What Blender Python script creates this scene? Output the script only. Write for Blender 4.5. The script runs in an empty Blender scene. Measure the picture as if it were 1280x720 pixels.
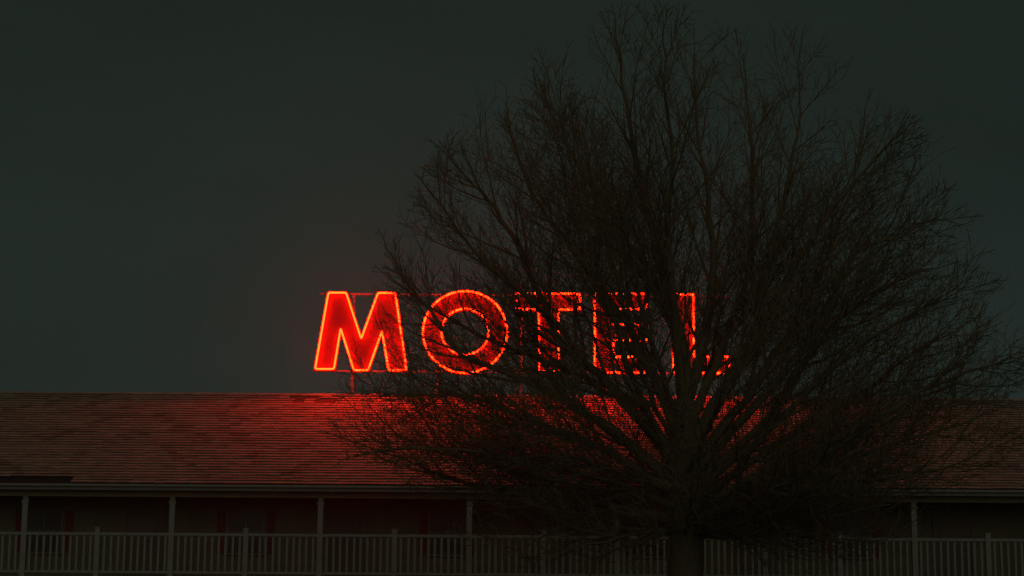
import bpy, bmesh, math, random
from mathutils import Vector, Matrix

R_ = math.radians
scene = bpy.context.scene
COL = scene.collection
random.seed(7)

# ------------------------------------------------------------------ camera
F_PX = 2400.0                       # focal length in photo pixels (1280 wide)
PITCH, ROLL = R_(10.1), R_(0.40)
EYE = Vector((0, 0, 1.6))
fw = Vector((0, math.cos(PITCH), math.sin(PITCH)))
r0 = Vector((1, 0, 0)); u0 = Vector((0, -math.sin(PITCH), math.cos(PITCH)))
rt = r0 * math.cos(ROLL) + u0 * math.sin(ROLL)
up = u0 * math.cos(ROLL) - r0 * math.sin(ROLL)
cd = bpy.data.cameras.new('camera'); cam = bpy.data.objects.new('camera', cd); COL.objects.link(cam)
cd.sensor_width = 36; cd.lens = F_PX / 1280 * 36; cd.clip_end = 3000; cd.clip_start = 0.1
cam.matrix_world = Matrix(((rt.x, up.x, -fw.x, EYE.x), (rt.y, up.y, -fw.y, EYE.y), (rt.z, up.z, -fw.z, EYE.z), (0, 0, 0, 1)))
scene.camera = cam

def at(x, y, Y):
    """photo pixel -> point on the vertical plane at distance Y"""
    d = fw + rt * ((x - 640) / F_PX) + up * ((360 - y) / F_PX)
    return EYE + d * ((Y - EYE.y) / d.y)

# ------------------------------------------------------------------ world, sun, exposure
SUN_EL, SUN_ROT = R_(22), R_(176)
world = bpy.data.worlds.new('World'); scene.world = world; world.use_nodes = True
wn, wl = world.node_tree.nodes, world.node_tree.links
wn.clear()
wo = wn.new('ShaderNodeOutputWorld'); bg = wn.new('ShaderNodeBackground')
sky = wn.new('ShaderNodeTexSky'); sky.sky_type = 'NISHITA'; sky.sun_disc = False
sky.sun_elevation = SUN_EL; sky.sun_rotation = SUN_ROT
tc = wn.new('ShaderNodeTexCoord'); sep = wn.new('ShaderNodeSeparateXYZ'); wl.new(tc.outputs['Generated'], sep.inputs[0])
ramp = wn.new('ShaderNodeValToRGB')                      # dusk overcast: paler near the horizon
ramp.color_ramp.elements[0].position = 0.0; ramp.color_ramp.elements[0].color = (0.0172, 0.0272, 0.0232, 1)
ramp.color_ramp.elements[1].position = 0.5; ramp.color_ramp.elements[1].color = (0.0092, 0.0142, 0.0108, 1)
wl.new(sep.outputs['Z'], ramp.inputs[0])
mp = wn.new('ShaderNodeMapping'); mp.inputs['Scale'].default_value = (1.6, 1.6, 5.0); wl.new(tc.outputs['Generated'], mp.inputs[0])
nz = wn.new('ShaderNodeTexNoise'); nz.inputs['Scale'].default_value = 2.2; nz.inputs['Detail'].default_value = 4; wl.new(mp.outputs[0], nz.inputs[0])
mr = wn.new('ShaderNodeMapRange'); mr.inputs[1].default_value = 0.3; mr.inputs[2].default_value = 0.7
mr.inputs[3].default_value = 0.86; mr.inputs[4].default_value = 1.12; wl.new(nz.outputs[0], mr.inputs[0])
mul = wn.new('ShaderNodeMix'); mul.data_type = 'RGBA'; mul.blend_type = 'MULTIPLY'; mul.inputs[0].default_value = 1
wl.new(ramp.outputs[0], mul.inputs[6]); wl.new(mr.outputs[0], mul.inputs[7])
sk = wn.new('ShaderNodeMix'); sk.data_type = 'RGBA'; sk.blend_type = 'ADD'; sk.inputs[0].default_value = 0.00012
wl.new(mul.outputs[2], sk.inputs[6]); wl.new(sky.outputs[0], sk.inputs[7])
wl.new(sk.outputs[2], bg.inputs[0]); bg.inputs[1].default_value = 1.0
wl.new(bg.outputs[0], wo.inputs[0])

sd = bpy.data.lights.new('sun', 'SUN'); sd.energy = 0.175; sd.angle = R_(60); sd.color = (1.0, 0.97, 0.86)
sun = bpy.data.objects.new('sun', sd); COL.objects.link(sun)
sdir = Vector((math.sin(SUN_ROT) * math.cos(SUN_EL), math.cos(SUN_ROT) * math.cos(SUN_EL), math.sin(SUN_EL)))
sun.rotation_euler = sdir.to_track_quat('Z', 'Y').to_euler(); sun.location = sdir * 40 + Vector((0, 0, 10))

vs = scene.view_settings
vs.view_transform = 'Standard'; vs.look = 'None'; vs.exposure = 0; vs.gamma = 1; vs.use_curve_mapping = False
scene.render.engine = 'CYCLES'
cy = scene.cycles
cy.use_denoising = True; cy.max_bounces = 6; cy.volume_bounces = 1; cy.filter_width = 1.5
cy.sample_clamp_indirect = 4.0; cy.denoising_prefilter = 'ACCURATE'

# ------------------------------------------------------------------ helpers
def link(o, parent=None):
    COL.objects.link(o)
    if parent: o.parent = parent
    return o

def empty(name, label=None, cat=None, group=None, loc=(0, 0, 0), parent=None):
    o = bpy.data.objects.new(name, None); o.location = loc; link(o, parent); o.empty_display_size = 0.3
    if label: o['label'] = label
    if cat: o['category'] = cat
    if group: o['group'] = group
    return o

def mesh_obj(name, verts, faces, mat, parent=None, smooth=False, attr=None):
    m = bpy.data.meshes.new(name); m.from_pydata(verts, [], faces); m.update()
    if smooth: m.polygons.foreach_set('use_smooth', [True] * len(m.polygons))
    if attr:
        a = m.attributes.new('tone', 'FLOAT', 'FACE'); a.data.foreach_set('value', attr)
    o = bpy.data.objects.new(name, m)
    if mat: m.materials.append(mat)
    link(o, parent)
    return o

BOXF = [(0, 3, 2, 1), (4, 5, 6, 7), (0, 1, 5, 4), (1, 2, 6, 5), (2, 3, 7, 6), (3, 0, 4, 7)]
def box_vf(a, b):
    (x0, y0, z0), (x1, y1, z1) = a, b
    return [(x0, y0, z0), (x1, y0, z0), (x1, y1, z0), (x0, y1, z0), (x0, y0, z1), (x1, y0, z1), (x1, y1, z1), (x0, y1, z1)]

def bevel_mesh(me, w):
    bm = bmesh.new(); bm.from_mesh(me)
    bmesh.ops.bevel(bm, geom=list(bm.edges), offset=w, segments=1, affect='EDGES')
    bm.to_mesh(me); bm.free()

def box(name, a, b, mat, parent=None, bevel=0.0):
    o = mesh_obj(name, box_vf(a, b), BOXF, mat, parent)
    if bevel: bevel_mesh(o.data, bevel)
    return o

class MB:
    def __init__(s): s.v = []; s.f = []
    def box(s, a, b):
        n = len(s.v); s.v += box_vf(a, b); s.f += [tuple(i + n for i in q) for q in BOXF]
    def tube(s, pts, radii, sides=6, closed=False, cap=True):
        n = len(pts); base = len(s.v)
        ref = None
        for i in range(n):
            if closed: t = pts[(i + 1) % n] - pts[i - 1]
            else: t = pts[min(i + 1, n - 1)] - pts[max(i - 1, 0)]
            t = t.normalized()
            if ref is None:
                ref = Vector((0, 0, 1)) if abs(t.z) < 0.8 else Vector((1, 0, 0))
            a = t.cross(ref)
            if a.length < 1e-5: a = t.orthogonal()
            a.normalize(); b = t.cross(a); ref = -b if False else b.cross(t) * -1
            ref = a.cross(t)
            r = radii[i] if isinstance(radii, (list, tuple)) else radii
            for k in range(sides):
                th = 2 * math.pi * k / sides
                s.v.append(tuple(pts[i] + (a * math.cos(th) + b * math.sin(th)) * r))
        m = n if closed else n - 1
        for i in range(m):
            p, q = base + i * sides, base + ((i + 1) % n) * sides
            for k in range(sides):
                k2 = (k + 1) % sides
                s.f.append((p + k, p + k2, q + k2, q + k))
        if cap and not closed:
            s.f.append(tuple(base + k for k in reversed(range(sides))))
            s.f.append(tuple(base + (n - 1) * sides + k for k in range(sides)))
    def build(s, name, mat, parent=None, smooth=False): return mesh_obj(name, s.v, s.f, mat, parent, smooth)

# ------------------------------------------------------------------ materials
def mat(name, col, rough=0.7, var=0.25, scale=6.0, bump=0.0, metal=0.0, stretch=(1, 1, 1), tone=False, spec=0.3):
    m = bpy.data.materials.new(name); m.use_nodes = True
    nt = m.node_tree; N, L = nt.nodes, nt.links
    p = N['Principled BSDF']; p.inputs['Roughness'].default_value = rough; p.inputs['Metallic'].default_value = metal
    p.inputs['Specular IOR Level'].default_value = spec
    tc = N.new('ShaderNodeTexCoord'); mp = N.new('ShaderNodeMapping'); mp.inputs['Scale'].default_value = stretch
    L.new(tc.outputs['Object'], mp.inputs[0])
    n = N.new('ShaderNodeTexNoise'); n.inputs['Scale'].default_value = scale; n.inputs['Detail'].default_value = 6; n.inputs['Roughness'].default_value = 0.65
    L.new(mp.outputs[0], n.inputs[0])
    r = N.new('ShaderNodeMapRange'); r.inputs[1].default_value = 0.25; r.inputs[2].default_value = 0.75
    r.inputs[3].default_value = 1 - var; r.inputs[4].default_value = 1 + var
    L.new(n.outputs[0], r.inputs[0])
    fac = r.outputs[0]
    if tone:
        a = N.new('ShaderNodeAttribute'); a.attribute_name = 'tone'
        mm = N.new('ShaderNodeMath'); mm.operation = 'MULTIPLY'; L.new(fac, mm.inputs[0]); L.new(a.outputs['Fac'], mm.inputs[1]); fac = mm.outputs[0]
    x = N.new('ShaderNodeMix'); x.data_type = 'RGBA'; x.blend_type = 'MULTIPLY'; x.inputs[0].default_value = 1
    x.inputs[6].default_value = (*col, 1); L.new(fac, x.inputs[7]); L.new(x.outputs[2], p.inputs['Base Color'])
    if bump:
        b = N.new('ShaderNodeBump'); b.inputs['Strength'].default_value = bump; b.inputs['Distance'].default_value = 0.02
        L.new(n.outputs[0], b.inputs['Height']); L.new(b.outputs[0], p.inputs['Normal'])
    return m

M = dict(
    bark=mat('bark', (0.19, 0.165, 0.085), 0.95, 0.2, 9, 0.35, stretch=(1, 1, 0.25)),
    twig=mat('twig', (0.17, 0.142, 0.072), 0.9, 0.2, 3),
    shingle=mat('asphalt_shingle', (0.385, 0.325, 0.235), 0.95, 0.22, 14, 0.3, tone=True, spec=0.15),
    felt=mat('roof_felt', (0.035, 0.033, 0.028), 0.95, 0.2, 4),
    white=mat('white_paint', (0.28, 0.30, 0.22), 0.6, 0.14, 5, 0.1),
    fascia=mat('fascia_paint', (0.19, 0.20, 0.15), 0.6, 0.16, 3, 0.1),
    gutter=mat('aluminium_gutter', (0.26, 0.27, 0.21), 0.6, 0.1, 3, metal=0.2),
    soffit=mat('soffit_paint', (0.34, 0.31, 0.17), 0.8, 0.15, 4),
    wall=mat('brown_wall', (0.22, 0.20, 0.105), 0.85, 0.2, 3, 0.2),
    door=mat('door_paint', (0.17, 0.135, 0.08), 0.5, 0.15, 5),
    shutter=mat('red_shutter', (0.24, 0.05, 0.03), 0.6, 0.2, 6),
    frame=mat('window_frame', (0.22, 0.20, 0.12), 0.5, 0.1, 6),
    brass=mat('brass', (0.45, 0.33, 0.14), 0.35, 0.1, 9, metal=1),
    deck=mat('deck_concrete', (0.28, 0.27, 0.24), 0.9, 0.2, 4, 0.2),
    asphalt=mat('asphalt', (0.05, 0.05, 0.048), 0.95, 0.35, 5, 0.3),
    grass=mat('grass', (0.05, 0.07, 0.03), 0.95, 0.4, 3, 0.4),
    pan=mat('letter_pan_red', (0.085, 0.010, 0.012), 0.6, 0.15, 4, 0.05),
    steel=mat('sign_steel', (0.30, 0.26, 0.24), 0.6, 0.3, 8, metal=0.3),
    curtain=mat('curtain', (0.22, 0.20, 0.15), 0.9, 0.25, 2, stretch=(8, 1, 0.2)),
)
g = bpy.data.materials.new('dark_glass'); g.use_nodes = True
gp = g.node_tree.nodes['Principled BSDF']; gp.inputs['Base Color'].default_value = (0.06, 0.06, 0.04, 1); gp.inputs['Roughness'].default_value = 0.3; gp.inputs['Specular IOR Level'].default_value = 0.25
M['glass'] = g
nm = bpy.data.materials.new('neon_gas'); nm.use_nodes = True
nn, nl = nm.node_tree.nodes, nm.node_tree.links
nn.clear(); no = nn.new('ShaderNodeOutputMaterial'); ne = nn.new('ShaderNodeEmission')
ne.inputs[0].default_value = (1.0, 0.0074, 0.0007, 1); ne.inputs[1].default_value = 68.0
nl.new(ne.outputs[0], no.inputs[0]); M['neon'] = nm

# ------------------------------------------------------------------ ground
def sheet(name, x0, x1, y0, y1, z, m):
    o = mesh_obj(name, [(x0, y0, z), (x1, y0, z), (x1, y1, z), (x0, y1, z)], [(0, 1, 2, 3)], m); o['kind'] = 'structure'; return o
sheet('ground', -400, 400, -400, 400, 0.0, M['grass'])
sheet('parking_lot', -60, 60, 41, 51.2, 0.012, M['asphalt'])
sheet('road', -400, 400, -9, 6, 0.012, M['asphalt'])

# ------------------------------------------------------------------ motel building
YR = 51.0                                        # railing and porch posts
YE = 50.55                                       # eave edge
YW = 52.75                                       # room wall
YRIDGE = 57.0
Z_RIDGE = at(640, 495.0, YRIDGE).z
Z_EAVE = at(640, 607.5, YE).z
Z_FB = at(640, 616.0, YE).z                      # bottom of fascia
Z_RT = at(640, 669.0, YR).z                      # top of hand rail
Z_RB = at(640, 718.5, YR).z                      # bottom rail middle
Z_DECK = Z_RB - 0.12
BAY = (at(957, 670, YR).x - at(30, 670, YR).x) / 10
X_FIRST = at(30, 665, YR).x - 4 * BAY
NB = 22
XL, XR = X_FIRST - 1.2, X_FIRST + NB * BAY + 1.2
print('ridge', Z_RIDGE, 'eave', Z_EAVE, 'rail', Z_RT, Z_RB, 'bay', BAY, XL, XR)

motel = empty('motel_building', 'long two-storey motel with brown shingled roof and railed upper walkway', 'building', loc=(0, YW, 0))
def P(o): o.parent = motel; o.matrix_parent_inverse = Matrix.Translation((0, -YW, 0)); return o
def sub(o, par):
    o.parent = par; o.matrix_parent_inverse = par_inv(par); return o
def par_inv(par):
    m = Matrix.Identity(4); q = par
    chain = []
    while q: chain.append(q); q = q.parent
    for q in reversed(chain): m = m @ q.matrix_parent_inverse @ Matrix.LocRotScale(q.location, q.rotation_euler, q.scale)
    return m.inverted()

YBACK = 2 * YRIDGE - YE
Z_SOF = Z_FB + 0.015
P(box('wall', (XL + 0.6, YW, 0), (XR - 0.6, YW + 0.2, Z_SOF - 0.003), M['wall'])).name = 'front_wall'
P(box('rear_wall', (XL + 0.6, YBACK - 0.7, 0), (XR - 0.6, YBACK - 0.5, Z_SOF - 0.003), M['wall']))
for sx, xx in ((0, XL + 0.6), (1, XR - 0.8)):
    w = mesh_obj('gable_wall', [(xx, YW + 0.2, 0), (xx, YBACK - 0.7, 0), (xx, YBACK - 0.7, Z_SOF), (xx, YRIDGE, Z_RIDGE - 0.25), (xx, YW + 0.2, Z_SOF + 0.3),
                               (xx + 0.2, YW + 0.2, 0), (xx + 0.2, YBACK - 0.7, 0), (xx + 0.2, YBACK - 0.7, Z_SOF), (xx + 0.2, YRIDGE, Z_RIDGE - 0.25), (xx + 0.2, YW + 0.2, Z_SOF + 0.3)],
                 [(0, 1, 2, 3, 4), (9, 8, 7, 6, 5), (0, 5, 6, 1), (1, 6, 7, 2), (2, 7, 8, 3), (3, 8, 9, 4), (4, 9, 5, 0)], M['wall']); P(w)
P(box('walkway_deck', (XL + 0.6, YR - 0.12, Z_DECK - 0.22), (XR - 0.6, YW - 0.003, Z_DECK), M['deck']))
P(box('soffit', (XL, YE + 0.03, Z_SOF), (XR, YW + 1.2, Z_SOF + 0.03), M['soffit']))
P(box('porch_beam', (XL + 0.1, YR - 0.08, Z_SOF - 0.16), (XR - 0.1, YR + 0.08, Z_SOF - 0.002), M['soffit']))
fas = P(box('fascia', (XL, YE, Z_FB), (XR, YE + 0.028, Z_EAVE - 0.03), M['fascia']))
# gutter lip: open channel just under the shingles
gl = MB()
gl.box((XL, YE - 0.075, Z_EAVE - 0.075), (XR, YE - 0.065, Z_EAVE - 0.02)); gl.box((XL, YE - 0.066, Z_EAVE - 0.083), (XR, YE - 0.002, Z_EAVE - 0.073))
P(gl.build('gutter', M['gutter']))

# roof: decking with felt (front and rear slope), then real stepped shingle courses
ns = Vector((0, -(Z_RIDGE - Z_EAVE), YRIDGE - YE)).normalized()       # front slope normal
sl = Vector((0, YRIDGE - YE, Z_RIDGE - Z_EAVE)); SL = sl.length; sd_ = sl / SL
def slope(x, s, h): return (x, YE + sd_.y * s + ns.y * h, Z_EAVE + sd_.z * s + ns.z * h)
rv = [slope(XL, 0, -0.02), slope(XR, 0, -0.02), slope(XR, SL, -0.02), slope(XL, SL, -0.02),
      (XR, YBACK, Z_EAVE - 0.02), (XL, YBACK, Z_EAVE - 0.02)]
roof = P(mesh_obj('roof', rv + [(a, b, c - 0.12) for a, b, c in rv],
                  [(0, 1, 2, 3), (3, 2, 4, 5), (7, 6, 9, 8), (8, 9, 11, 10), (0, 6, 7, 1), (5, 4, 10, 11), (0, 3, 9, 6), (3, 5, 11, 9), (1, 7, 8, 2), (2, 8, 10, 4)], M['felt']))
NC = 36; EXPO = SL / NC
X_MISS = at(86, 600, YE).x                       # the lowest courses are gone left of here
bare = []
for (xa, xb, ya, yb) in ((365, 399, 495.3, 498.0), (366, 384, 498, 503), (400, 417, 500, 504)):
    bare.append((at(xa, ya, YRIDGE).x, at(xb, ya, YRIDGE).x, ya, yb))
rnd = random.Random(3)
def yline(x, s):
    p = Vector(slope(x, s, 0)) - EYE
    return 360 - F_PX * p.dot(up) / p.dot(fw)
streaks = [(rnd.uniform(0, 190), rnd.choice((0.5, 1.0, -0.5)), rnd.randint(0, 30), rnd.randint(4, 12)) for _ in range(70)]
for c in range(NC):
    s0 = c * EXPO; s1 = s0 + EXPO + 0.03
    v, f, tone = [], [], []
    x = XL - rnd.uniform(0, 0.3); idx = 0
    base_t = rnd.uniform(0.90, 1.1)
    while x < XR:
        w = 0.305 if rnd.random() < 0.8 else rnd.uniform(0.2, 0.4)
        xa, xb = max(x, XL), min(x + w, XR); x += w + 0.006; idx += 1
        if xb - xa < 0.02: continue
        xc = (xa + xb) / 2
        if c < 2 and xc < X_MISS: continue
        yy = yline(xc, s0 + EXPO / 2)
        hide = any(a < xc < b and y0 < yy < y1 for a, b, y0, y1 in bare)
        t = base_t * rnd.gauss(1, 0.075)
        for (si, st, sc, sn) in streaks:
            if sc <= c < sc + sn and abs(idx - (si + st * (c - sc))) < 0.6: t *= 0.74
        if rnd.random() < 0.02: t *= 0.8
        if hide: t = 0.30
        th = 0.035 + rnd.uniform(-0.006, 0.008); dj = rnd.uniform(-0.012, 0.012)
        if hide: th = 0.012
        n = len(v)
        v += [slope(xa, s0 + dj + 0.045, -0.016), slope(xb, s0 + dj + 0.045, -0.016), slope(xb, s0 + dj, th), slope(xa, s0 + dj, th), slope(xb, s1, 0.004), slope(xa, s1, 0.004)]
        f += [(n, n + 1, n + 2, n + 3), (n + 3, n + 2, n + 4, n + 5), (n, n + 3, n + 5), (n + 1, n + 4, n + 2)]
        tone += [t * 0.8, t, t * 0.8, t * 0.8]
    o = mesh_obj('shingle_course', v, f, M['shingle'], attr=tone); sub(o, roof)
# ridge cap, lapped pieces
v, f, tone = [], [], []
x = XL
while x < XR:
    w = 0.22; n = len(v); h = 0.045; h2 = 0.03; t = rnd.gauss(1.15, 0.12)
    for xx, hh in ((x, h2), (x + w, h)):
        v += [(xx, YRIDGE - 0.13, Z_RIDGE - 0.13 * sd_.z / sd_.y + hh), (xx, YRIDGE, Z_RIDGE + hh), (xx, YRIDGE + 0.13, Z_RIDGE - 0.13 * sd_.z / sd_.y + hh)]
        v.append((xx, YRIDGE, Z_RIDGE - 0.02))
    f += [(n, n + 4, n + 5, n + 1), (n + 1, n + 5, n + 6, n + 2), (n + 4, n + 7, n + 5), (n + 5, n + 7, n + 6), (n, n + 3, n + 7, n + 4), (n + 2, n + 6, n + 7, n + 3)]
    tone += [t] * 6; x += w
sub(mesh_obj('ridge_cap', v, f, M['shingle'], attr=tone), roof)

# porch posts, every second bay, each a single turned-square post down to the ground
pm = MB(); pm.box((-0.07, -0.07, 0), (0.07, 0.07, Z_SOF - 0.163)); pm.box((-0.095, -0.095, Z_SOF - 0.34), (0.095, 0.095, Z_SOF - 0.27))
pm.box((-0.10, -0.10, 0.001), (0.10, 0.10, 0.16))
post0 = None
for i in range(0, NB + 1, 2):
    xx = X_FIRST + i * BAY
    if post0 is None: o = post0 = pm.build('porch_post', M['white'])
    else: o = post0.copy(); COL.objects.link(o)
    o.location = (xx + rnd.uniform(-0.015, 0.015), YR, 0); P(o)

# rooms: doors and shuttered windows alternating along the walkway wall
STEP = 126 / 1280 * (at(1280, 640, YW).x - at(0, 640, YW).x)
XW0 = at(308, 650, YW).x
def make_window(xx):
    z0, z1 = Z_DECK + 0.75, at(308, 641, YW).z
    fr = MB()
    wd = 0.53
    fr.box((-wd, -0.05, z0 - 0.05), (-wd + 0.06, 0.001, z1)); fr.box((wd - 0.06, -0.05, z0 - 0.05), (wd, 0.001, z1))
    fr.box((-wd - 0.02, -0.055, z1), (wd + 0.02, 0.001, z1 + 0.06)); fr.box((-wd - 0.04, -0.09, z0 - 0.1), (wd + 0.04, 0.001, z0 - 0.05))
    fr.box((-0.02, -0.045, z0 - 0.05), (0.02, 0.001, z1)); fr.box((-wd + 0.06, -0.043, (z0 + z1) / 2 - 0.02), (wd - 0.06, -0.003, (z0 + z1) / 2 + 0.02))
    w = fr.build('window', M['frame']); w.location = (xx, YW, 0); P(w)
    for s in (-1, 1):
        x0, x1 = (-wd + 0.06, -0.02) if s < 0 else (0.02, wd - 0.06)
        pn = box('pane', (x0, -0.02, z0 - 0.05), (x1, -0.012, z1), M['glass']); pn.parent = w
        sh = MB(); a, b = (-wd - 0.25, -wd - 0.05) if s < 0 else (wd + 0.05, wd + 0.25)
        sh.box((a, -0.045, z0 - 0.05), (a + 0.035, 0.001, z1 + 0.04)); sh.box((b - 0.035, -0.045, z0 - 0.05), (b, 0.001, z1 + 0.04))
        k = z0 - 0.05
        while k < z1: sh.box((a + 0.035, -0.03, k), (b - 0.035, 0.001, k + 0.05)); k += 0.062
        so = sh.build('shutter', M['shutter']); so.parent = w
    return w
def make_door(xx):
    z1 = at(182, 642, YW).z
    fr = MB(); wd = 0.48
    fr.box((-wd - 0.07, -0.05, Z_DECK), (-wd, 0.001, z1)); fr.box((wd, -0.05, Z_DECK), (wd + 0.07, 0.001, z1)); fr.box((-wd - 0.09, -0.055, z1), (wd + 0.09, 0.001, z1 + 0.08))
    fr.box((-wd, -0.025, Z_DECK + 0.002), (wd, 0.001, z1))
    d = fr.build('door', M['door']); d.location = (xx, YW, 0); P(d)
    for (a, b) in ((Z_DECK + 0.2, Z_DECK + 0.85), (Z_DECK + 1.0, z1 - 0.15)):
        pn = box('door_panel', (-wd + 0.14, -0.04, a), (wd - 0.14, -0.026, b), M['door'], bevel=0.01); pn.parent = d
    h = MB(); h.tube([Vector((0.38, -0.03, Z_DECK + 0.95)), Vector((0.38, -0.08, Z_DECK + 0.95)), Vector((0.30, -0.085, Z_DECK + 0.95))], 0.013, 8)
    ho = h.build('handle', M['brass']); ho.parent = d
    return d
k = -8
while True:
    xx = XW0 + k * STEP
    if xx > XR - 1.5: break
    if xx > XL + 1.5: (make_window if k % 2 == 0 else make_door)(xx)
    k += 1

# ------------------------------------------------------------------ balcony railing
rail = empty('balcony_railing', 'pale painted railing with slim balusters along the upper walkway', 'railing', loc=(X_FIRST, YR, Z_DECK))
o = box('top_rail', (-0.3, -0.045, Z_RT - 0.085 - Z_DECK), (NB * BAY + 0.3, 0.045, Z_RT - Z_DECK), M['white'], rail, 0.012)
o = box('bottom_rail', (-0.3, -0.035, Z_RB - 0.035 - Z_DECK), (NB * BAY + 0.3, 0.035, Z_RB + 0.035 - Z_DECK), M['white'], rail, 0.01)
b0 = p0 = None
for i in range(NB + 1):
    if i % 2 == 1:
        if p0 is None:
            q = MB(); q.box((-0.065, -0.065, 0), (0.065, 0.065, Z_RT - Z_DECK + 0.11)); q.box((-0.08, -0.08, Z_RT - Z_DECK + 0.11), (0.08, 0.08, Z_RT - Z_DECK + 0.14))
            o = p0 = q.build('rail_post', M['white'], rail)
        else: o = p0.copy(); link(o, rail)
        o.location.x = i * BAY + rnd.uniform(-0.012, 0.012)
    if i == NB: break
    for k in range(10):
        if b0 is None: o = b0 = box('baluster', (-0.03, -0.02, Z_RB - Z_DECK), (0.03, 0.02, Z_RT - 0.08 - Z_DECK), M['white'], rail)
        else: o = b0.copy(); link(o, rail)
        o.location.x = i * BAY + (k + 1) * BAY / 11 + rnd.uniform(-0.01, 0.01)
        o.rotation_euler = (0, rnd.uniform(-0.008, 0.008), rnd.uniform(-0.05, 0.05))

# ------------------------------------------------------------------ neon sign on the ridge
YS = 56.75
Z_T, Z_B = at(581, 367.5, YS).z, at(581, 464.6, YS).z
def S(x, y): q = at(x, y, YS); return Vector((q.x, q.z))
def undo(pts): return [S(x, y) for x, y in pts]
letters = {
    'M': [[(411, 366.7), (433, 366.7), (451.8, 424.4), (472.9, 367), (494.4, 367), (508.2, 463.3), (486.2, 463.3), (477.8, 414.4), (460.4, 463.3), (442.9, 463.3), (426.2, 411), (417.8, 461.8), (394.4, 461.8)]],
    'T': [[(645, 367.6), (725, 367.9), (724.5, 387.6), (698, 387.6), (698.4, 464.4), (674.2, 464.4), (673.6, 387.4), (645, 387.2)]],
    'E': [[(743.2, 368), (807.6, 368.2), (807.4, 387.2), (766.2, 387), (766.2, 406.8), (808, 407), (808.2, 426.2), (766.4, 426), (766.4, 446.8), (809, 447), (809.4, 466.4), (743.6, 466)]],
    'L': [[(841.2, 368.8), (866.4, 369), (866.8, 446.6), (911, 446.8), (911.4, 467), (841.6, 466.6)]],
}
circ = lambda cx, cy, rx, ry, n=56: [(cx + rx * math.cos(2 * math.pi * k / n), cy + ry * math.sin(2 * math.pi * k / n)) for k in range(n)]
letters['O'] = [circ(581.4, 415.8, 52.4, 51.0), circ(581.4, 415.4, 29.4, 28.6)]

def area(p): return 0.5 * sum(p[i].x * p[(i + 1) % len(p)].y - p[(i + 1) % len(p)].x * p[i].y for i in range(len(p)))
def offset(p, d):
    n = len(p); sg = 1 if area(p) > 0 else -1; out = []
    for i in range(n):
        e1 = (p[i] - p[i - 1]).normalized(); e2 = (p[(i + 1) % n] - p[i]).normalized()
        n1 = Vector((e1.y, -e1.x)) * sg; n2 = Vector((e2.y, -e2.x)) * sg
        b = n1 + n2; b = b / max(b.length, 1e-6); c = max(b.dot(n1), 0.42)
        out.append(p[i] + b * (d / c))
    return out

sign = empty('motel_sign', 'glowing red neon MOTEL letters on a steel frame above the roof ridge', 'sign', loc=(0, YS, Z_RIDGE))
SO = Vector((0, YS, Z_RIDGE))
DEPTH = 0.12
for ch in 'MOTEL':
    loops = [undo(l) for l in letters[ch]]
    v, f = [], []
    outer = offset(loops[0], 0.055)
    inner = offset(loops[1], -0.055) if len(loops) > 1 else None
    def ring(pts, y): 
        n = len(v); v.extend([(p.x, y, p.y - Z_RIDGE) for p in pts]); return list(range(n, n + len(pts)))
    # y is relative to the sign plane; the pan opens towards -y
    T = 0.012
    def wall_loop(pts, sgn):
        a = ring(pts, -DEPTH / 2); b = ring(pts, DEPTH / 2); q = offset(pts, sgn * -T)
        c = ring(q, -DEPTH / 2); d = ring(q, DEPTH / 2 - T); n = len(pts)
        for i in range(n):
            j = (i + 1) % n
            f.extend([(a[i], a[j], b[j], b[i]), (a[i], c[i], c[j], a[j]), (c[i], d[i], d[j], c[j])])
        return b, d
    bo, do = wall_loop(outer, 1)
    if inner:
        bi, di = wall_loop(inner, -1); n = len(bo)
        for i in range(n):
            j = (i + 1) % n
            f.extend([(bo[i], bo[j], bi[j], bi[i]), (do[i], di[i], di[j], do[j])])
    else:
        f.append(tuple(bo)); f.append(tuple(reversed(do)))
    lo = mesh_obj('letter_' + ch.lower(), v, f, M['pan'], sign)
    lo['label'] = 'red open-faced letter ' + ch + ' edged with neon tubing'
    bm = bmesh.new(); bm.from_mesh(lo.data); bmesh.ops.recalc_face_normals(bm, faces=bm.faces); bm.to_mesh(lo.data); bm.free()
    for li, lp in enumerate(loops):
        tb = MB(); pts = []
        n = len(lp)
        for i in range(n):                                  # rounded bends at the corners
            p, a, b = lp[i], lp[i - 1], lp[(i + 1) % n]
            if n > 40: pts.append(Vector((p.x, 0, p.y))); continue
            ra = min(0.05, (a - p).length * 0.3); rb = min(0.05, (b - p).length * 0.3)
            A = p + (a - p).normalized() * ra; B = p + (b - p).normalized() * rb
            for t in (0, 0.5, 1): 
                q = A * (1 - t) ** 2 + p * 2 * t * (1 - t) + B * t * t; pts.append(Vector((q.x, 0, q.y)))
        pts = [Vector((q.x, -0.115, q.z - Z_RIDGE)) for q in pts]
        tb.tube(pts, 0.027, 6, closed=True)
        tb.build('neon_tube', M['neon'], lo, True)
    # small stand-off posts that hold the glass
    so = MB()
    for lp in loops:
        n = len(lp); stp = 1 if n < 40 else 7
        for i in range(0, n, stp):
            p = (lp[i] + lp[(i + 1) % n]) * 0.5
            so.tube([Vector((p.x, DEPTH / 2 - T, p.y - Z_RIDGE)), Vector((p.x, -0.10, p.y - Z_RIDGE))], 0.008, 5)
    s_ = so.build('tube_support', M['steel'], lo)
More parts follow.
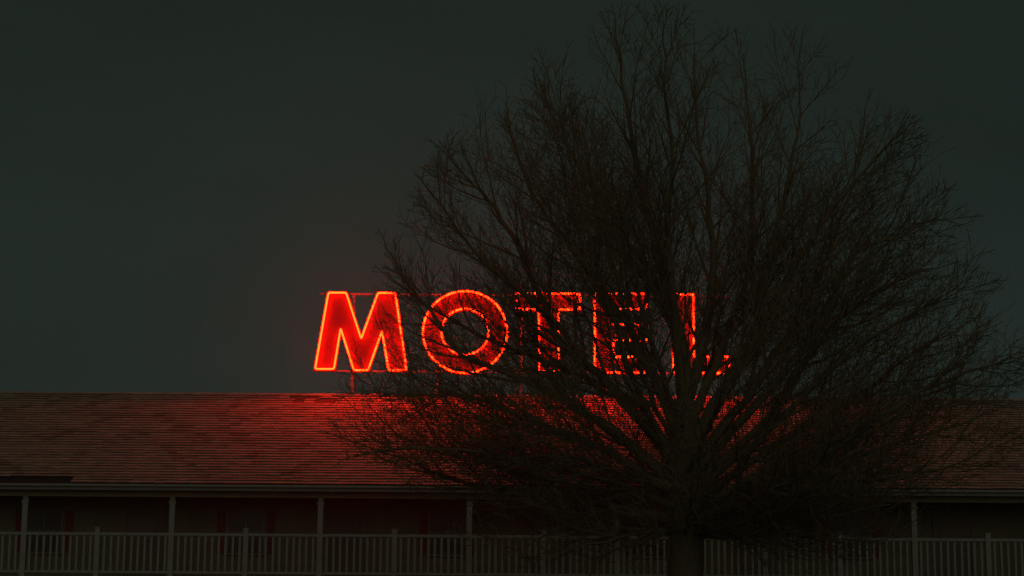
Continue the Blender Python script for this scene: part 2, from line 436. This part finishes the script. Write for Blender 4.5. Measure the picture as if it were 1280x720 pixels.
# frame behind the letters
xl, xr = S(398, 415).x, S(912, 415).x
YF = DEPTH / 2 + 0.04
for zz in (Z_T, Z_B + 0.01):
    o = box('frame_rail', (xl, YF - 0.025, zz - 0.03 - Z_RIDGE), (xr, YF + 0.025, zz + 0.02 - Z_RIDGE), M['steel'], sign, 0.006)
for px in (441, 547, 652, 757, 862):
    xx = S(px, 415).x
    o = box('frame_post', (xx - 0.04, YF + 0.027, -0.12), (xx + 0.04, YF + 0.107, Z_T - Z_RIDGE + 0.02), M['steel'], sign, 0.006)
    br = MB(); br.tube([Vector((xx, YF + 0.11, (Z_T - Z_RIDGE) * 0.8)), Vector((xx, YF + 2.0, -0.86))], 0.025, 6); br.build('brace', M['steel'], sign)
    fp = MB(); fp.box((xx - 0.12, YF - 0.03, -0.06), (xx + 0.12, YF + 0.21, 0.05)); fp.build('foot_plate', M['steel'], sign)

# ------------------------------------------------------------------ bare tree in front of the motel
YT = 36.0
rt_ = random.Random(21)
base = at(857, 700, YT); base = Vector((base.x, YT, 0))
tree = empty('bare_tree', 'large leafless tree with dense spreading twigs in front of the motel', 'tree', loc=base)
def TP(x, y, dy=0.0): return at(x, y, YT + dy) - base
def prof(z):                                    # crown radius by height
    tab = [(2.2, 0.6), (2.6, 3.2), (3.2, 4.2), (3.8, 4.8), (4.4, 5.6), (5.2, 6.5), (6.4, 6.3), (7.6, 5.8), (8.8, 5.45), (10.2, 4.8), (11.4, 3.9), (12.6, 2.8), (13.5, 1.3), (14.1, 0.1)]
    if z <= tab[0][0]: return tab[0][1]
    for (a, ra), (b, rb) in zip(tab, tab[1:]):
        if z <= b: return ra + (rb - ra) * (z - a) / (b - a)
    return 0.05
def spline(ctrl, n):
    c = [ctrl[0] * 2 - ctrl[1]] + list(ctrl) + [ctrl[-1] * 2 - ctrl[-2]]
    out = []; segs = len(ctrl) - 1
    for i in range(n + 1):
        u = i / n * segs; k = min(int(u), segs - 1); t = u - k
        p0, p1, p2, p3 = c[k:k + 4]
        out.append(0.5 * ((2 * p1) + (p2 - p0) * t + (2 * p0 - 5 * p1 + 4 * p2 - p3) * t * t + (3 * p1 - p0 - 3 * p2 + p3) * t ** 3))
    return out

tr_px = [(857, 1000), (857, 860), (857, 720), (856, 640), (857, 570), (858, 500)]
trunk_c = [TP(x, y) for x, y in tr_px]
trunk_c[0] = Vector((trunk_c[1].x * 0.5, 0, -0.15)) if trunk_c[0].z < -0.15 else trunk_c[0]
for p in trunk_c: p.y = 0
zt = trunk_c[-1].z
TRK = [Vector((rt_.uniform(-.03, .03), rt_.uniform(-.03, .03), zt * i / 12 - (0.1 if i == 0 else 0))) for i in range(13)]
rad = [0.52, 0.40, 0.36, 0.345, 0.335, 0.325, 0.32, 0.31, 0.30, 0.28, 0.25, 0.22, 0.19]
tm = MB(); tm.tube(TRK, rad, 18)
vv = []
for q in tm.v:                                  # fluted, uneven bark surface
    a = math.atan2(q[1], q[0]); w = 1 + 0.05 * math.sin(5 * a + q[2] * 0.7) + 0.035 * math.sin(9 * a - q[2] * 1.3) + rt_.uniform(-0.02, 0.02)
    vv.append((q[0] * w, q[1] * w, q[2]))
tm.v = vv
tm.build('trunk', M['bark'], tree, True)

UP = Vector((0, 0, 1))
def rand_perp(d, ang):
    a = d.orthogonal().normalized(); b = d.cross(a)
    return a * math.cos(ang) + b * math.sin(ang)
def inside(p, k=1.06):
    return math.hypot(p.x + 0.0, p.y) < prof(p.z) * k and p.z > 2.3
def grow(p0, d, L, n, lift, wob):
    pts = [p0.copy()]; d = d.normalized(); st = L / n
    for i in range(n):
        d = (d + UP * lift * st + Vector((rt_.gauss(0, wob), rt_.gauss(0, wob), rt_.gauss(0, wob)))).normalized()
        pts.append(pts[-1] + d * st)
    return pts
STAT = [0, 0, 0]
def sample(pts, t):
    u = t * (len(pts) - 1); i = min(int(u), len(pts) - 2); w = u - i
    return pts[i].lerp(pts[i + 1], w), (pts[i + 1] - pts[i]).normalized()
def fit(p0, d, L):
    for _ in range(6):
        if inside(p0 + d * L): return L
        L *= 0.78
    return L
def limb(ctrl, ra, t0=0.14):
    n = max(8, int(sum((b - a).length for a, b in zip(ctrl, ctrl[1:])) / 0.35))
    pts = spline(ctrl, n)
    L = sum((b - a).length for a, b in zip(pts, pts[1:]))
    for i in range(2, len(pts)): pts[i] = pts[i] + Vector((rt_.gauss(0, .022), rt_.gauss(0, .022), rt_.gauss(0, .018)))
    lm = MB(); tw = MB()
    rf = lambda t: max(0.008, ra * (1 - t) ** 1.0 * 0.66 + 0.006)
    lm.tube(pts, [rf(i / n) for i in range(n + 1)], 8)
    nb = int(L * (1 - t0) / 0.28); ph = rt_.uniform(0, 6.28)
    for k in range(nb):
        t = t0 + (1 - t0) * (k + rt_.random() * 0.8) / nb
        p, d = sample(pts, t)
        ph += 2.4 + rt_.gauss(0, 0.4)
        side = rand_perp(d, ph)
        ang = R_(rt_.uniform(28, 52))
        out = Vector((p.x, p.y, 0)); out = out.normalized() if out.length > 0.1 else Vector((0, 0, 0))
        dd = (d * math.cos(ang) + side * math.sin(ang) + out * 0.22 + UP * 0.16).normalized()
        L2 = (0.22 + 0.34 * (1 - t)) * min(L, 5.2) * rt_.uniform(0.55, 1.15); L2 = max(0.55, min(L2, 2.6))
        L2 = fit(p, dd, L2)
        if L2 < 0.12: continue
        r2 = min(rf(t) * 0.55, 0.010 + 0.012 * L2)
        n2 = max(4, int(L2 / 0.2))
        b2 = grow(p, dd, L2, n2, 0.22, 0.055)
        lm.tube(b2, [max(0.0058, r2 * (1 - i / n2 * 0.85)) for i in range(n2 + 1)], 5, cap=False); STAT[0] += 1
        n3 = int(L2 / 0.14) + 1; ph3 = rt_.uniform(0, 6.28)
        for j in range(n3):
            t3 = 0.12 + 0.88 * (j + rt_.random()) / n3
            p3, d3 = sample(b2, min(t3, 1))
            ph3 += 2.6 + rt_.gauss(0, 0.5); s3 = rand_perp(d3, ph3); a3 = R_(rt_.uniform(26, 52))
            e3 = (d3 * math.cos(a3) + s3 * math.sin(a3) + UP * 0.12).normalized()
            L3 = max(0.16, min((0.24 + 0.30 * (1 - t3)) * L2 + 0.10, 0.85) * rt_.uniform(0.6, 1.2))
            L3 = fit(p3, e3, L3)
            b3 = grow(p3, e3, L3, 3, 0.3, 0.09)
            tw.tube(b3, [0.0062, 0.0056, 0.005, 0.0038], 3, cap=False); STAT[1] += 1
            n4 = int(L3 / 0.18 + rt_.random())
            for q in range(n4):
                p4, d4 = sample(b3, 0.15 + 0.85 * (q + rt_.random()) / n4)
                s4 = rand_perp(d4, rt_.uniform(0, 6.28)); a4 = R_(rt_.uniform(30, 60))
                e4 = (d4 * math.cos(a4) + s4 * math.sin(a4) + UP * 0.1).normalized()
                b4 = grow(p4, e4, L3 * rt_.uniform(0.25, 0.55) + 0.04, 2, 0.3, 0.1)
                tw.tube(b4, [0.0048, 0.0042, 0.0032], 3, cap=False); STAT[2] += 1
    lo = lm.build('limb', M['bark'], tree, True)
    to = tw.build('twigs', M['twig'], lo); to['kind'] = 'stuff'

px_limbs = [  # (pixels along the limb, depth of the tip relative to the trunk, start radius)
    ([(858, 520), (857, 470), (844, 398), (822, 333), (812, 265), (792, 190), (775, 80), (766, 2)], -0.8, 0.20),
    ([(858, 505), (871, 459), (883, 413), (891, 330), (886, 250), (872, 150), (866, 30)], 0.6, 0.185),
    ([(860, 570), (905, 490), (941, 428), (951, 367), (978, 260), (998, 160), (1000, 80)], -1.2, 0.16),
    ([(860, 590), (930, 500), (990, 410), (1030, 330), (1065, 230), (1088, 110)], 1.4, 0.14),
    ([(858, 560), (842, 420), (815, 345), (771, 280), (721, 202), (690, 143), (672, 92)], 1.2, 0.13),
    ([(855, 595), (770, 490), (700, 425), (668, 352), (627, 271), (590, 227), (536, 172)], -0.9, 0.15),
    ([(856, 570), (818, 478), (782, 425), (740, 350), (722, 290), (705, 220), (690, 130)], -2.0, 0.09),
    ([(855, 630), (760, 562), (700, 540), (650, 522), (590, 497), (525, 494), (448, 488)], -1.6, 0.13),
    ([(855, 610), (740, 520), (640, 470), (580, 445), (540, 392), (495, 335), (474, 285)], 0.8, 0.13),
    ([(855, 650), (730, 626), (640, 615), (570, 600), (500, 572), (404, 538)], 1.0, 0.11),
    ([(855, 640), (760, 600), (660, 580), (560, 562), (470, 565), (425, 575)], -2.2, 0.10),
    ([(857, 590), (790, 500), (700, 460), (600, 420), (520, 370), (465, 330)], 2.4, 0.11),
    ([(860, 600), (950, 500), (1030, 405), (1050, 340), (1090, 305), (1130, 295), (1187, 262)], -0.8, 0.14),
    ([(860, 610), (960, 520), (1030, 420), (1090, 370), (1140, 342), (1203, 327)], 1.6, 0.12),
    ([(860, 620), (960, 540), (1063, 440), (1140, 393), (1207, 361)], -2.4, 0.11),
    ([(861, 630), (980, 550), (1080, 490), (1153, 436), (1222, 398)], 0.8, 0.12),
    ([(861, 640), (1000, 570), (1100, 520), (1180, 475), (1233, 458), (1278, 438)], -1.0, 0.12),
    ([(861, 650), (980, 600), (1100, 560), (1200, 530), (1262, 500)], 1.4, 0.10),
    ([(861, 655), (980, 625), (1090, 600), (1180, 585), (1240, 560)], -1.8, 0.09),
    ([(860, 540), (900, 440), (935, 340), (940, 240), (935, 140), (925, 48)], 1.8, 0.13),
    ([(860, 560), (925, 450), (985, 350), (1035, 270), (1100, 190), (1150, 145)], -1.8, 0.12),
    ([(856, 550), (800, 430), (735, 340), (670, 250), (640, 170), (632, 108)], 2.0, 0.12),
    ([(858, 540), (845, 400), (835, 300), (840, 200), (830, 100), (828, 14)], -2.0, 0.12),
    ([(856, 590), (750, 470), (690, 400), (600, 320), (555, 260), (520, 215)], -2.4, 0.10),
]
for pl, dy, ra in px_limbs:
    n = len(pl) - 1
    limb([TP(x, y, dy * (i / n) ** 1.1) for i, (x, y) in enumerate(pl)], ra)
# limbs that reach towards and away from the road, spaced round the trunk
NP = 9
for i in range(NP):
    half = 1 if i % 2 == 0 else -1
    az = half * math.pi / 2 + rt_.uniform(-1.25, 1.25)
    z1 = 3.4 + 9.2 * ((i + 0.5) / NP) ** 0.9
    r1 = prof(z1) * rt_.uniform(0.82, 0.98)
    e = Vector((math.cos(az) * r1, math.sin(az) * r1, z1))
    z0 = max(3.5, min(zt, z1 - r1 * rt_.uniform(0.45, 0.8) - 0.4)) if z1 < 8 else rt_.uniform(3.6, zt)
    s = Vector((0, 0, z0)); m1 = s.lerp(e, 0.35) + Vector((math.cos(az), math.sin(az), 0)) * r1 * 0.10 - UP * 0.05; m2 = s.lerp(e, 0.7) + Vector((math.cos(az), math.sin(az), 0)) * r1 * 0.06
    limb([s, m1, m2, e], rt_.uniform(0.08, 0.12))
NLOW = 17
for i in range(NLOW):
    az = 2 * math.pi * (i * 0.381966) + rt_.uniform(-0.2, 0.2)
    z1 = 3.7 + 2.1 * ((i * 7) % NLOW) / NLOW
    r1 = prof(z1) * rt_.uniform(0.75, 0.95)
    o_ = Vector((math.cos(az), math.sin(az), 0)); e = o_ * r1 + UP * z1
    s = Vector((0, 0, max(3.35, z1 - r1 * rt_.uniform(0.12, 0.3)) ))
    limb([s, s.lerp(e, 0.35) - UP * 0.10, s.lerp(e, 0.7) - UP * 0.05, e], rt_.uniform(0.05, 0.085), 0.10)
for az, r1, z1 in ((2.6, 3.6, 2.95), (3.3, 4.2, 3.1), (3.75, 3.2, 2.9), (4.3, 3.6, 2.85), (5.3, 3.0, 2.95), (5.9, 3.8, 3.15), (0.4, 4.0, 3.25), (2.1, 3.2, 3.0)):
    o_ = Vector((math.cos(az), math.sin(az), 0)); e = o_ * r1 + UP * z1; s = Vector((0, 0, 3.45))
    limb([s, s.lerp(e, 0.35) + UP * 0.12, s.lerp(e, 0.7) + UP * 0.06, e], 0.05, 0.15)
print('tree', STAT)

# ------------------------------------------------------------------ thin haze volume added to make the halo round the neon
hz = box('haze', (-420, -420, -1.0), (420, 420, 16.0), None)
hm = bpy.data.materials.new('glow_haze'); hm.use_nodes = True
hn, hl = hm.node_tree.nodes, hm.node_tree.links
hn.clear(); ho = hn.new('ShaderNodeOutputMaterial'); pv = hn.new('ShaderNodeVolumePrincipled')
pv.inputs['Color'].default_value = (0.93, 0.88, 0.75, 1); pv.inputs['Density'].default_value = 0.0006; pv.inputs['Anisotropy'].default_value = 0.85
hl.new(pv.outputs[0], ho.inputs['Volume']); hz.data.materials.append(hm); hz['kind'] = 'stuff'
hz['label'] = 'faint haze added to give the glowing sign a halo'; hz['category'] = 'haze'
